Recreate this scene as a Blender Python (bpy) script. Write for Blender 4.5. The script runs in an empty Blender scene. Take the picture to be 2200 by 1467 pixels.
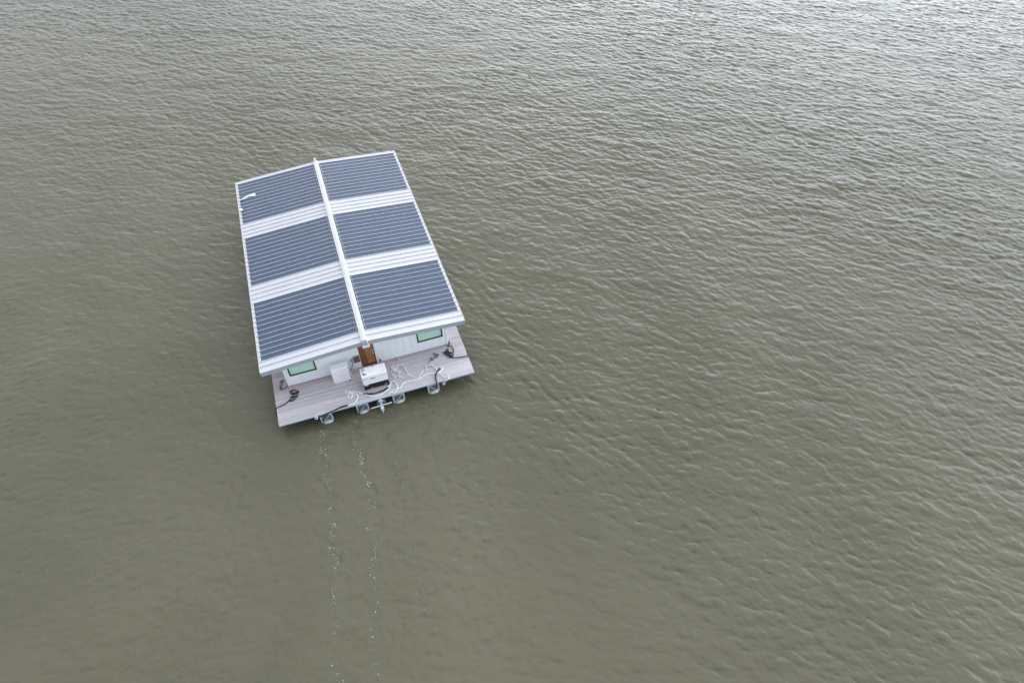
import bpy, math, random
import numpy as np
from mathutils import Vector, Matrix
# ------------------------------------------------------------------ look constants
HIGH_LO, HIGH_HI, BAND_LO, BAND_HI, BAND_Z0, BAND_Z1, GLOW_AZ, GLOW_POW = 5.4, 12.5, 9.0, 64.0, 0.42, 0.51, 60, 1.8; WROUGH = 0.01; BODYN = 0.2
EXPO = -0.04
C_ROOF = (206, 206, 208); C_FASC = (172, 175, 183); C_PV = (47, 70, 98); C_DECK = (200, 194, 196); C_WALL = (236, 242, 242)
C_PANE = (186, 224, 202); C_DOOR = (134, 82, 50); C_GEN = (254, 254, 254); C_CAB = (246, 243, 246)
WCOL1 = (0.112, 0.107, 0.067, 1); WCOL2 = (0.143, 0.132, 0.087, 1)
WIND_DEG = 47; SLOPE1 = 0.21; SLOPE2 = 0.03; LAM1 = 0.98; KC1 = 60.0; BUMPD = 0.036
random.seed(7)
S = bpy.context.scene
COL = S.collection

# ------------------------------------------------------------------ camera
cam_d = bpy.data.cameras.new('camera'); cam = bpy.data.objects.new('camera', cam_d); COL.objects.link(cam)
R_ = Vector((0.94479791, -0.32715476, -0.01807416)); U_ = Vector((0.25554816, 0.70123382, 0.66555711)); F_ = Vector((0.20506596, 0.63343578, -0.74612805))
cam.matrix_world = Matrix(((R_.x, U_.x, -F_.x, -0.0726), (R_.y, U_.y, -F_.y, -27.5171), (R_.z, U_.z, -F_.z, 31.8794), (0, 0, 0, 1)))
cam_d.sensor_width = 36.0; cam_d.lens = 1475.03 / 2200 * 36.0
cam_d.clip_start = 0.5; cam_d.clip_end = 9000
S.camera = cam

# ------------------------------------------------------------------ light
SUN_AZ = math.radians(22); SUN_EL = math.radians(50)      # azimuth from +Y towards +X
sd = bpy.data.lights.new('sun', 'SUN'); sd.energy = 0.6; sd.angle = math.radians(60); sd.color = (1.0, 0.97, 0.93)
so = bpy.data.objects.new('sun', sd); COL.objects.link(so)
sdir = Vector((math.sin(SUN_AZ) * math.cos(SUN_EL), math.cos(SUN_AZ) * math.cos(SUN_EL), math.sin(SUN_EL)))
so.rotation_euler = (-sdir).to_track_quat('-Z', 'Y').to_euler(); so.location = (30, 20, 40)

W = bpy.data.worlds.new('World'); S.world = W; W.use_nodes = True
nt = W.node_tree; nt.nodes.clear()
def wn(t, **k):
    n = nt.nodes.new(t)
    for a, b in k.items(): setattr(n, a, b)
    return n
L = nt.links.new
out = wn('ShaderNodeOutputWorld'); bg = wn('ShaderNodeBackground'); bg.inputs['Strength'].default_value = 0.12
sky = wn('ShaderNodeTexSky', sky_type='NISHITA', sun_disc=False)
sky.sun_elevation = SUN_EL; sky.sun_rotation = SUN_AZ
tc = wn('ShaderNodeTexCoord')
# an overcast layer: darker cloud overhead, a bright band of thin cloud low down, brightest towards the veiled sun
noi = wn('ShaderNodeTexNoise'); noi.inputs['Scale'].default_value = 3.2; noi.inputs['Detail'].default_value = 5; noi.inputs['Roughness'].default_value = 0.5
L(tc.outputs['Generated'], noi.inputs['Vector'])
dot = wn('ShaderNodeVectorMath', operation='DOT_PRODUCT'); L(tc.outputs['Generated'], dot.inputs[0])
GL_AZ = math.radians(GLOW_AZ); dot.inputs[1].default_value = (math.sin(GL_AZ), math.cos(GL_AZ), 0)
azr = wn('ShaderNodeMapRange'); L(dot.outputs['Value'], azr.inputs['Value']); azr.inputs['From Min'].default_value = -0.1; azr.inputs['From Max'].default_value = 1.0
azp = wn('ShaderNodeMath', operation='POWER'); azp.inputs[1].default_value = GLOW_POW; L(azr.outputs['Result'], azp.inputs[0])
lowb = wn('ShaderNodeMapRange'); L(azp.outputs[0], lowb.inputs['Value']); lowb.inputs['To Min'].default_value = BAND_LO; lowb.inputs['To Max'].default_value = BAND_HI
sep = wn('ShaderNodeSeparateXYZ'); L(tc.outputs['Generated'], sep.inputs[0])
wob = wn('ShaderNodeMath', operation='MULTIPLY_ADD'); L(noi.outputs['Fac'], wob.inputs[0]); wob.inputs[1].default_value = 0.22; L(sep.outputs['Z'], wob.inputs[2])
band = wn('ShaderNodeMapRange', interpolation_type='SMOOTHSTEP'); L(wob.outputs[0], band.inputs['Value'])
band.inputs['From Min'].default_value = BAND_Z0 + 0.11; band.inputs['From Max'].default_value = BAND_Z1 + 0.11; band.inputs['To Min'].default_value = 1.0; band.inputs['To Max'].default_value = 0.0
bm = wn('ShaderNodeMix', data_type='FLOAT'); L(band.outputs['Result'], bm.inputs['Factor']); dt2 = wn('ShaderNodeVectorMath', operation='DOT_PRODUCT'); L(tc.outputs['Generated'], dt2.inputs[0]); H_AZ, H_EL = math.radians(35), math.radians(66); dt2.inputs[1].default_value = (math.sin(H_AZ) * math.cos(H_EL), math.cos(H_AZ) * math.cos(H_EL), math.sin(H_EL)); hi_ = wn('ShaderNodeMapRange'); L(dt2.outputs['Value'], hi_.inputs['Value']); hi_.inputs['From Min'].default_value = 0.1; hi_.inputs['To Min'].default_value = HIGH_LO; hi_.inputs['To Max'].default_value = HIGH_HI; L(hi_.outputs['Result'], bm.inputs['A']); L(lowb.outputs['Result'], bm.inputs['B'])
nm = wn('ShaderNodeMapRange'); L(noi.outputs['Fac'], nm.inputs['Value'])
nm.inputs['From Min'].default_value = 0.3; nm.inputs['From Max'].default_value = 0.7
nm.inputs['To Min'].default_value = 0.68; nm.inputs['To Max'].default_value = 1.36
# dark sky patch added behind the zenith, giving the ripples dark flecks
dt3 = wn('ShaderNodeVectorMath', operation='DOT_PRODUCT'); L(tc.outputs['Generated'], dt3.inputs[0]); D_AZ, D_EL = math.radians(212), math.radians(62)
dt3.inputs[1].default_value = (math.sin(D_AZ) * math.cos(D_EL), math.cos(D_AZ) * math.cos(D_EL), math.sin(D_EL))
dwb = wn('ShaderNodeMath', operation='MULTIPLY_ADD'); L(noi.outputs['Fac'], dwb.inputs[0]); dwb.inputs[1].default_value = 0.10; L(dt3.outputs['Value'], dwb.inputs[2])
dk = wn('ShaderNodeMapRange', interpolation_type='SMOOTHSTEP'); L(dwb.outputs[0], dk.inputs['Value']); dk.inputs['From Min'].default_value = 0.955; dk.inputs['From Max'].default_value = 0.995; dk.inputs['To Min'].default_value = 1.0; dk.inputs['To Max'].default_value = 0.22
bmd = wn('ShaderNodeMath', operation='MULTIPLY'); L(bm.outputs['Result'], bmd.inputs[0]); L(dk.outputs['Result'], bmd.inputs[1])
mul = wn('ShaderNodeMath', operation='MULTIPLY'); L(bmd.outputs[0], mul.inputs[0]); L(nm.outputs['Result'], mul.inputs[1])
cc = wn('ShaderNodeVectorMath', operation='SCALE'); cc.inputs[0].default_value = (0.90, 0.965, 1.09); L(mul.outputs[0], cc.inputs['Scale'])
mx = wn('ShaderNodeMix', data_type='RGBA'); mx.inputs['Factor'].default_value = 0.88
L(sky.outputs['Color'], mx.inputs['A']); L(cc.outputs['Vector'], mx.inputs['B'])
L(mx.outputs['Result'], bg.inputs['Color']); L(bg.outputs['Background'], out.inputs['Surface'])

S.view_settings.view_transform = 'Standard'; S.view_settings.look = 'None'; S.view_settings.gamma = 1; S.view_settings.exposure = EXPO
S.view_settings.use_curve_mapping = False

# ------------------------------------------------------------------ helpers
def srgb(r, g, b):
    f = lambda c: (c / 255 / 12.92) if c / 255 <= 0.04045 else ((c / 255 + 0.055) / 1.055) ** 2.4
    return (f(r), f(g), f(b), 1)

def mat(name, col, rough=0.5, metal=0.0, var=0.0, scale=3.0, bump=0.0, bscale=40.0, stretch=(1, 1, 1), spec=0.5, col2=None, attr=None, coat=0.0):
    m = bpy.data.materials.new(name); m.use_nodes = True
    t = m.node_tree; p = t.nodes['Principled BSDF']
    p.inputs['Roughness'].default_value = rough; p.inputs['Metallic'].default_value = metal
    p.inputs['Specular IOR Level'].default_value = spec; p.inputs['Coat Weight'].default_value = coat
    tc = t.nodes.new('ShaderNodeTexCoord'); mp = t.nodes.new('ShaderNodeMapping'); mp.inputs['Scale'].default_value = stretch
    t.links.new(tc.outputs['Object'], mp.inputs['Vector'])
    n = t.nodes.new('ShaderNodeTexNoise'); n.inputs['Scale'].default_value = scale; n.inputs['Detail'].default_value = 6
    t.links.new(mp.outputs['Vector'], n.inputs['Vector'])
    mr = t.nodes.new('ShaderNodeMapRange'); mr.inputs['From Min'].default_value = 0.3; mr.inputs['From Max'].default_value = 0.7
    t.links.new(n.outputs['Fac'], mr.inputs['Value'])
    mix = t.nodes.new('ShaderNodeMix'); mix.data_type = 'RGBA'
    c2 = col2 or tuple(min(1, c * (1 + var)) for c in col[:3]) + (1,)
    c1 = tuple(c * (1 - var) for c in col[:3]) + (1,) if not col2 else col
    mix.inputs['A'].default_value = c1; mix.inputs['B'].default_value = c2
    t.links.new(mr.outputs['Result'], mix.inputs['Factor'])
    res = mix.outputs['Result']
    if attr:
        a = t.nodes.new('ShaderNodeAttribute'); a.attribute_name = attr
        m2 = t.nodes.new('ShaderNodeMix'); m2.data_type = 'RGBA'; m2.blend_type = 'MULTIPLY'; m2.inputs['Factor'].default_value = 1
        t.links.new(res, m2.inputs['A']); t.links.new(a.outputs['Color'], m2.inputs['B']); res = m2.outputs['Result']
    t.links.new(res, p.inputs['Base Color'])
    rr = t.nodes.new('ShaderNodeMapRange'); rr.inputs['To Min'].default_value = max(0, rough - 0.08); rr.inputs['To Max'].default_value = min(1, rough + 0.08)
    t.links.new(n.outputs['Fac'], rr.inputs['Value']); t.links.new(rr.outputs['Result'], p.inputs['Roughness'])
    if bump:
        nb = t.nodes.new('ShaderNodeTexNoise'); nb.inputs['Scale'].default_value = bscale; nb.inputs['Detail'].default_value = 4
        t.links.new(mp.outputs['Vector'], nb.inputs['Vector'])
        b = t.nodes.new('ShaderNodeBump'); b.inputs['Strength'].default_value = bump; b.inputs['Distance'].default_value = 0.02
        t.links.new(nb.outputs['Fac'], b.inputs['Height']); t.links.new(b.outputs['Normal'], p.inputs['Normal'])
    return m

M = {}
M['roof'] = mat('white_roof_metal', srgb(*C_ROOF), 0.42, 0, 0.035, 0.7, 0.05, 6, (1, 1, 1))
M['seam'] = M['roof']
M['fascia'] = mat('painted_fascia', srgb(*C_FASC), 0.45, 0, 0.03, 1.2)
M['pv'] = mat('solar_film', srgb(*C_PV), 0.30, 0, 0.10, 1.1, 0.04, 3, (1, 1, 1), 0.6)
M['jbox'] = mat('black_plastic', srgb(40, 42, 48), 0.5, 0, 0.1)
M['wire'] = mat('grey_cable_clips', srgb(190, 192, 200), 0.5, 0, 0.1)
M['deck'] = mat('weathered_deck_wood', srgb(*C_DECK), 0.75, 0, 0.09, 1.6, 0.35, 14, (1.2, 22, 4), 0.3, attr='tone')
M['alu'] = mat('mill_aluminium', srgb(196, 200, 204), 0.5, 0.25, 0.08, 2.0)
M['alud'] = mat('dull_aluminium', srgb(112, 116, 124), 0.55, 0.3, 0.16, 3.0)
M['frame'] = mat('dark_underdeck_steel', srgb(80, 82, 80), 0.6, 0.2, 0.15)
M['wall'] = mat('white_siding', srgb(*C_WALL), 0.5, 0, 0.025, 0.8, 0.03, 5, (1, 1, 0.5))
M['black'] = mat('black_window_frame', srgb(28, 32, 36), 0.4)
M['pane'] = mat('green_tinted_glass', srgb(*C_PANE), 0.12, 0, 0.07, 1.3, 0.0, 1, (1, 1, 3), 0.6)
M['door'] = mat('varnished_brown_wood', srgb(*C_DOOR), 0.42, 0, 0.32, 5.0, 0.15, 12, (1, 1, 9), 0.4)
M['doorslat'] = mat('lighter_brown_wood', srgb(168, 118, 80), 0.35, 0, 0.28, 5.0, 0.1, 12, (1, 1, 7), 0.5)
M['doord'] = mat('dark_brown_wood', srgb(58, 36, 26), 0.5, 0, 0.2, 4)
M['white'] = mat('white_powder_coat', srgb(*C_GEN), 0.3, 0, 0.015, 2.0, 0, 1, (1, 1, 1), 0.5)
M['cab'] = mat('cream_cabinet_paint', srgb(*C_CAB), 0.4, 0, 0.02, 2.0)
M['gblack'] = mat('black_generator_base', srgb(22, 24, 28), 0.4, 0, 0.15, 3.0)
M['grey'] = mat('grey_label', srgb(188, 190, 198), 0.5, 0, 0.06, 20)
M['dgrey'] = mat('dark_grey_metal', srgb(96, 92, 94), 0.5, 0.2, 0.12, 6.0)
M['bgrey'] = mat('brown_grey_metal', srgb(124, 112, 108), 0.5, 0.2, 0.12, 6.0)
M['pvc'] = mat('white_pvc', srgb(232, 234, 238), 0.4)
M['ltblue'] = mat('pale_grey_plastic', srgb(200, 212, 220), 0.4, 0, 0.03)
M['chrome'] = mat('brushed_handle', srgb(225, 225, 220), 0.3, 0.4)
M['ropew'] = mat('white_nylon_rope', srgb(242, 240, 238), 0.75, 0, 0.05, 60, 0.5, 200)
M['ropeg'] = mat('faded_white_cord', srgb(236, 232, 234), 0.8, 0, 0.10, 30, 0.4, 200)
M['ropek'] = mat('black_rope', srgb(34, 33, 38), 0.7, 0, 0.25, 60, 0.5, 200)
M['ropeb'] = mat('brown_grey_rope', srgb(112, 100, 98), 0.8, 0, 0.35, 30, 0.4, 200)
M['chain'] = mat('grey_green_rope', srgb(86, 92, 92), 0.7, 0, 0.3, 30)
M['slk'] = mat('black_chafe_sleeve', srgb(30, 32, 40), 0.7, 0, 0.2, 20)
M['slb'] = mat('blue_chafe_sleeve', srgb(44, 92, 146), 0.65, 0, 0.15, 20)
M['sln'] = mat('navy_chafe_sleeve', srgb(42, 56, 86), 0.65, 0, 0.2, 20)
M['cloth'] = mat('white_plastic_sheet', srgb(245, 246, 248), 0.4, 0, 0.02, 5)
M['red'] = mat('red_plastic', srgb(190, 70, 60), 0.4)
M['foam'] = mat('foam_bubbles', srgb(222, 224, 216), 0.6)

def link(name, me, m, parent=None, loc=None):
    o = bpy.data.objects.new(name, me); COL.objects.link(o)
    if m is not None: me.materials.append(M[m] if isinstance(m, str) else m)
    if parent: o.parent = parent
    if loc: o.location = loc
    return o

def tag(o, label=None, cat=None, group=None, kind=None):
    for k, v in (('label', label), ('category', cat), ('group', group), ('kind', kind)):
        if v: o[k] = v
    return o

def empty(name, loc=(0, 0, 0)):
    o = bpy.data.objects.new(name, None); COL.objects.link(o); o.location = loc; o.empty_display_size = 0.3
    return o

class MB:
    """collects shapes; build() links them as ONE mesh object (coordinates are relative to `org`)"""
    def __init__(s, org=(0, 0, 0)): s.v = []; s.f = []; s.sm = []; s.org = Vector(org); s.tone = []
    def add(s, vs, fs, smooth=False, tone=1.0):
        b = len(s.v); s.v += [tuple(Vector(v) - s.org) for v in vs]; s.f += [tuple(b + i for i in f) for f in fs]
        s.sm += [smooth] * len(fs); s.tone += [tone] * len(fs)
    def box(s, x0, x1, y0, y1, z0, z1, tone=1.0, bev=0.0):
        if bev <= 0:
            vs = [(x0, y0, z0), (x1, y0, z0), (x1, y1, z0), (x0, y1, z0), (x0, y0, z1), (x1, y0, z1), (x1, y1, z1), (x0, y1, z1)]
            s.add(vs, [(0, 3, 2, 1), (4, 5, 6, 7), (0, 1, 5, 4), (1, 2, 6, 5), (2, 3, 7, 6), (3, 0, 4, 7)], False, tone)
        else:      # chamfered vertical and top edges
            b = bev
            def ring(e, z): return [(x0 + b + e, y0 + e, z), (x1 - b - e, y0 + e, z), (x1 - e, y0 + b + e, z), (x1 - e, y1 - b - e, z), (x1 - b - e, y1 - e, z), (x0 + b + e, y1 - e, z), (x0 + e, y1 - b - e, z), (x0 + e, y0 + b + e, z)]
            vs = ring(0, z0) + ring(0, z1 - b) + ring(b * .7, z1)
            fs = [tuple(reversed(range(8))), tuple(range(16, 24))]
            for r in (0, 8):
                for i in range(8): fs.append((r + i, r + (i + 1) % 8, r + 8 + (i + 1) % 8, r + 8 + i))
            s.add(vs, fs, False, tone)
    def hexa(s, vs, tone=1.0):   # 8 corners, bottom ring then top ring
        s.add(vs, [(0, 3, 2, 1), (4, 5, 6, 7), (0, 1, 5, 4), (1, 2, 6, 5), (2, 3, 7, 6), (3, 0, 4, 7)], False, tone)
    def bar(s, a, b, w, h=None, up=(0, 0, 1)):
        a = Vector(a); b = Vector(b); h = h or w; d = (b - a).normalized(); u = Vector(up)
        sd = d.cross(u)
        if sd.length < 1e-4: sd = d.cross(Vector((1, 0, 0)))
        sd.normalize(); u = sd.cross(d).normalized()
        r = lambda p: [p - sd * w / 2 - u * h / 2, p + sd * w / 2 - u * h / 2, p + sd * w / 2 + u * h / 2, p - sd * w / 2 + u * h / 2]
        s.add(r(a) + r(b), [(0, 1, 2, 3), (7, 6, 5, 4), (0, 4, 5, 1), (1, 5, 6, 2), (2, 6, 7, 3), (3, 7, 4, 0)])
    def tube(s, pts, r, n=8, closed=False, cap=True):
        P = [Vector(p) for p in pts]; N = len(P); vs = []; prev = None
        for i, p in enumerate(P):
            t = (P[min(i + 1, N - 1)] - P[max(i - 1, 0)])
            if t.length < 1e-6: t = Vector((1, 0, 0))
            t.normalize()
            if prev is None:
                a = Vector((0, 0, 1)) if abs(t.z) < .9 else Vector((1, 0, 0)); x = t.cross(a).normalized()
            else:
                x = prev - t * prev.dot(t)
                x = x.normalized() if x.length > 1e-5 else t.orthogonal().normalized()
            prev = x; y = t.cross(x); rr = r[i] if isinstance(r, (list, tuple)) else r
            for k in range(n):
                an = 2 * math.pi * k / n; vs.append(p + x * math.cos(an) * rr + y * math.sin(an) * rr)
        fs = []
        for i in range(N - 1):
            for k in range(n): fs.append((i * n + k, i * n + (k + 1) % n, (i + 1) * n + (k + 1) % n, (i + 1) * n + k))
        if cap: fs += [tuple(range(n - 1, -1, -1)), tuple(range((N - 1) * n, N * n))]
        s.add(vs, fs, True)
    def dome(s, c, axis, r, depth, n=20, m=6):    # half ellipsoid bulging along `axis`
        c = Vector(c); ax = Vector(axis).normalized(); x = ax.orthogonal().normalized(); y = ax.cross(x); vs = []
        for j in range(m):
            a = math.pi / 2 * j / m
            for k in range(n):
                t = 2 * math.pi * k / n; vs.append(c + (x * math.cos(t) + y * math.sin(t)) * r * math.cos(a) + ax * depth * math.sin(a))
        vs.append(c + ax * depth); fs = []
        for j in range(m - 1):
            for k in range(n): fs.append((j * n + k, j * n + (k + 1) % n, (j + 1) * n + (k + 1) % n, (j + 1) * n + k))
        for k in range(n): fs.append(((m - 1) * n + k, (m - 1) * n + (k + 1) % n, m * n))
        s.add(vs, fs, True)
    def ball(s, c, r, n=10, sz=1.0):
        vs = []; fs = []; m = n // 2; c = Vector(c)
        for j in range(1, m):
            a = math.pi * j / m
            for k in range(n):
                t = 2 * math.pi * k / n; vs.append(c + Vector((math.cos(t) * math.sin(a) * r, math.sin(t) * math.sin(a) * r, math.cos(a) * r * sz)))
        vs += [c + Vector((0, 0, r * sz)), c - Vector((0, 0, r * sz))]; T = len(vs) - 2
        for j in range(m - 2):
            for k in range(n): fs.append((j * n + k, (j + 1) * n + k, (j + 1) * n + (k + 1) % n, j * n + (k + 1) % n))
        for k in range(n): fs.append((T, k, (k + 1) % n)); fs.append((T + 1, (m - 2) * n + (k + 1) % n, (m - 2) * n + k))
        s.add(vs, fs, True)
    def build(s, name, m, parent=None, tone=False):
        me = bpy.data.meshes.new(name); me.from_pydata(s.v, [], s.f)
        me.polygons.foreach_set('use_smooth', s.sm)
        if tone:
            at = me.color_attributes.new('tone', 'FLOAT_COLOR', 'CORNER'); d = []
            for p, t in zip(me.polygons, s.tone):
                t = t if isinstance(t, tuple) else (t, t, t)
                d += [t[0], t[1], t[2], 1.0] * p.loop_total
            at.data.foreach_set('color', d)
        me.update()
        return link(name, me, m, parent, tuple(s.org) if parent is None else None) if parent is None else link(name, me, m, parent)

def smooth_path(pts, sub=5):
    P = [Vector(p) for p in pts]; o = []
    for i in range(len(P) - 1):
        p0 = P[max(i - 1, 0)]; p1 = P[i]; p2 = P[i + 1]; p3 = P[min(i + 2, len(P) - 1)]
        for k in range(sub):
            t = k / sub
            o.append(0.5 * ((2 * p1) + (p2 - p0) * t + (2 * p0 - 5 * p1 + 4 * p2 - p3) * t * t + (3 * p1 - p0 - 3 * p2 + p3) * t ** 3))
    o.append(P[-1]); return o

# ------------------------------------------------------------------ houseboat dimensions (metres, deck top z = 0)
PAN = 0.406; RW = 5.917; INS = 0.1457; CAPW = 0.17; ZE = 2.50; ZR = 2.9085; HF = 0.317; YL = 46.75 * PAN
DW = 5.78; DY0 = -1.96; DY1 = 20.9; WX = 4.884; WY = 0.706; WY1 = 18.2; ZW = -0.86
slope = (ZR - ZE) / RW
def zr(x): return ZR - abs(x) * slope

house = tag(empty('houseboat', (0, 0, 0)), 'white floating house on a grey plank deck, its roof striped with blue solar film', 'houseboat')

# --- deck of real planks
mb = MB(); bw = 0.14; gap = 0.006; y = DY0 + 0.055; row = 0
while y < DY1:
    x = -DW
    near = y < 3.5
    base = random.uniform(0.93, 1.05) if near else 1
    while x < DW - 0.01:
        ln = random.uniform(1.6, 4.6); x2 = x + ln
        if DW - x2 < 0.9: x2 = DW
        t = base * random.choice([0.93, 0.95, 0.98, 1.0, 1.0, 1.01, 1.04, 1.10])
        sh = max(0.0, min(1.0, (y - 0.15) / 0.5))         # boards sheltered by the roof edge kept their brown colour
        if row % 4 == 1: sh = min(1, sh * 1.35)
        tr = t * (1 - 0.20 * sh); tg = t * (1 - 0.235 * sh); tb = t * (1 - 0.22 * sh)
        if abs(y - 0.42) < 0.14 and random.random() < 0.8: tr *= 1.14; tg *= 0.98; tb *= 0.95
        mb.box(x, x2 - gap, y, y + bw - gap, -0.03, random.uniform(-0.0015, 0.0015), (tr, tg, tb))
        x = x2
    y += bw; row += 1
deck = mb.build('deck', 'deck', house, True)
mb = MB()
mb.box(-DW, DW, DY0, DY0 + 0.052, -0.13, -0.004, bev=0.006)
mb.build('edge_trim', 'ltblue', deck)
M['sideb'] = mat('brown_side_board', srgb(120, 92, 82), 0.7, 0, 0.15, 2.0, stretch=(1, 1, 6))
for sx in (-1, 1):
    mb = MB(); mb.box(sx * DW - (0.02 if sx > 0 else -0.0), sx * DW + (0.02 if sx < 0 else 0.0), DY0 + 0.055, DY1, -0.17, -0.034)
    mb.build('side_board', 'sideb', deck)
mb = MB()
for yy in np.arange(DY0 + 0.35, DY1 - .2, 1.2): mb.box(-DW + 0.06, DW - 0.06, yy, yy + 0.08, -0.23, -0.034)
mb.box(-DW + 0.06, DW - 0.06, DY0 + 0.06, DY0 + 0.14, -0.23, -0.134)
mb.build('joist', 'frame', deck)

# --- pontoons with truss brackets
PX = [-3.18, -1.07, 1.08, 3.20]
for i, px in enumerate(PX):
    r = 0.33; zc = -1.05; yb = DY0 - 0.0
    mb = MB()
    ys = [yb, yb + 0.02] + [yb + 0.02 + k * 2.0 for k in range(1, 12)]
    mb.tube([(px, a, zc) for a in ys], r, 28, cap=False)
    mb.dome((px, yb, zc), (0, -1, 0), r, 0.16, 28, 7)
    for k in range(1, 11): mb.tube([(px, yb + 2 * k - .02, zc), (px, yb + 2 * k + .02, zc)], r + 0.010, 28)
    pt = mb.build('pontoon', 'alu', house)
    mb = MB()
    hw = 0.31
    for sx in (-1, 1):
        mb.hexa([(px + sx * hw - .025, yb + .0, -0.74), (px + sx * hw + .025, yb + .0, -0.74), (px + sx * hw + .025, yb + 0.30, -0.62), (px + sx * hw - .025, yb + 0.30, -0.62),
                 (px + sx * (hw - .02) - .025, yb + .0, -0.14), (px + sx * (hw - .02) + .025, yb + .0, -0.14), (px + sx * (hw - .02) + .025, yb + 0.40, -0.14), (px + sx * (hw - .02) - .025, yb + 0.40, -0.14)])
        mb.box(px + sx * hw - .045, px + sx * hw + .045, yb - .03, yb - 0.003, -0.84, -0.14)
    dg = -1 if i < 3 else 1
    mb.bar((px + dg * 0.25, yb - .015, -0.76), (px - dg * 0.25, yb - .015, -0.20), 0.05, 0.022, (0, -1, 0))
    mb.bar((px - 0.26, yb - .012, -0.17), (px + 0.26, yb - .012, -0.17), 0.05, 0.02, (0, -1, 0))
    mb.build('truss_bracket', 'alu', pt)
    mb = MB(); mb.box(px - 0.262, px + 0.262, yb + 0.05, yb + 0.08, -0.72, -0.14)  # dull grey sheet standing in for the shaded recess between the posts
    mb.build('recess_shade', 'alud', pt)
    if i < 2:
        mb = MB(); mb.tube([(px - .27, yb - .05, -0.5), (px - .26, yb - .08, -0.85), (px - .25, yb - .10, -0.93)], 0.018, 6)
        mb.ball((px - .245, yb - .12, -0.95), 0.045, 8); mb.build('hanging_line', 'jbox', pt)

# --- outboard drive in the middle
org = (0.02, DY0 + 0.1, -0.6)
mb = MB(); mb.tube([(0.02, a, -0.62) for a in (DY0 - .0, DY0 + .05, DY0 + 0.9)], 0.28, 24, cap=True)
mb.dome((0.02, DY0, -0.62), (0, -1, 0), 0.28, 0.05, 24, 4)
drv = mb.build('outboard_motor', 'alud', house)
mb = MB()
mb.box(-0.07, 0.09, DY0 - 0.16, DY0 - 0.005, -0.42, -0.13, bev=0.01)
mb.box(-0.045, 0.065, DY0 - 0.36, DY0 - 0.05, -0.40, -0.30, bev=0.01)
for sx in (-.09, .11): mb.ball((sx, DY0 - 0.10, -0.20), 0.055, 10)
mb.tube([(-0.14, DY0 - .1, -.2), (0.16, DY0 - .1, -.2)], 0.025, 8)
mb.build('mounting_clamp', 'alu', drv)
mb = MB(); mb.box(-0.085, 0.095, DY0 - 0.56, DY0 - 0.34, -0.56, -0.36, bev=0.03); mb.box(-0.03, 0.04, DY0 - 0.48, DY0 - 0.40, -1.25, -0.56)
mb.box(-0.05, 0.06, DY0 - 0.42, DY0 - 0.30, -0.48, -0.40)
mb.build('motor_cowling', 'ltblue', drv)
mb = MB(); mb.bar((-0.63, DY0 - 0.32, -0.35), (0.63, DY0 - 0.30, -0.35), 0.042, 0.035); mb.build('steering_bar', 'pvc', drv)

# --- walls: siding panels with narrow reveals over a backing
DL, DR, DT = -0.454, 0.4255, 2.06
holes = [(-4.62, -3.048, 0.836, 1.86), (3.046, 4.62, 0.836, 1.86)]
mb = MB()
def wtop(x): return zr(x) - HF - 0.015
def panel(x0, x1, z0, z1f, yf=WY, th=0.02):
    z1a = z1f(x0) if callable(z1f) else z1f; z1b = z1f(x1) if callable(z1f) else z1f
    mb.hexa([(x0, yf, z0), (x1, yf, z0), (x1, yf + th, z0), (x0, yf + th, z0), (x0, yf, z1a), (x1, yf, z1b), (x1, yf + th, z1b), (x0, yf + th, z1a)])
grs = sorted([-WX + 0.09] + [-0.90 - 0.44 * k for k in range(9)] + [DL - 0.07] + [DR + 0.07] + [0.86 + 0.44 * k for k in range(9)] + [WX - 0.09])
edges = [-WX] + grs + [WX]
RV = 0.017
for a, b in zip(edges[:-1], edges[1:]):
    if b - a < 0.03 or (a > DL - 0.08 and b < DR + 0.08): continue
    a2, b2 = a + RV, b - RV
    hit = False
    for (hx0, hx1, hz0, hz1) in holes:
        if a2 < hx1 and b2 > hx0:
            hit = True
            if a2 < hx0: panel(a2, hx0, 0.02, wtop)
            if b2 > hx1: panel(hx1, b2, 0.02, wtop)
            m0, m1 = max(a2, hx0), min(b2, hx1)
            panel(m0, m1, 0.02, hz0); panel(m0, m1, hz1, wtop)
    if not hit: panel(a2, b2, 0.02, wtop)
# backing (split around the door)
def back(x0, x1, z0, z1f):
    panel(x0, x1, z0, z1f, WY + 0.022, 0.08)
back(-WX, holes[0][0], 0.0, wtop); back(holes[0][1], DL - 0.06, 0, wtop); back(holes[0][0], holes[0][1], 0, holes[0][2]); back(holes[0][0], holes[0][1], holes[0][3], wtop)
back(DR + 0.06, holes[1][0], 0, wtop); back(holes[1][1], WX, 0, wtop); back(holes[1][0], holes[1][1], 0, holes[1][2]); back(holes[1][0], holes[1][1], holes[1][3], wtop)
back(DL - 0.06, DR + 0.06, DT, wtop)
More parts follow.
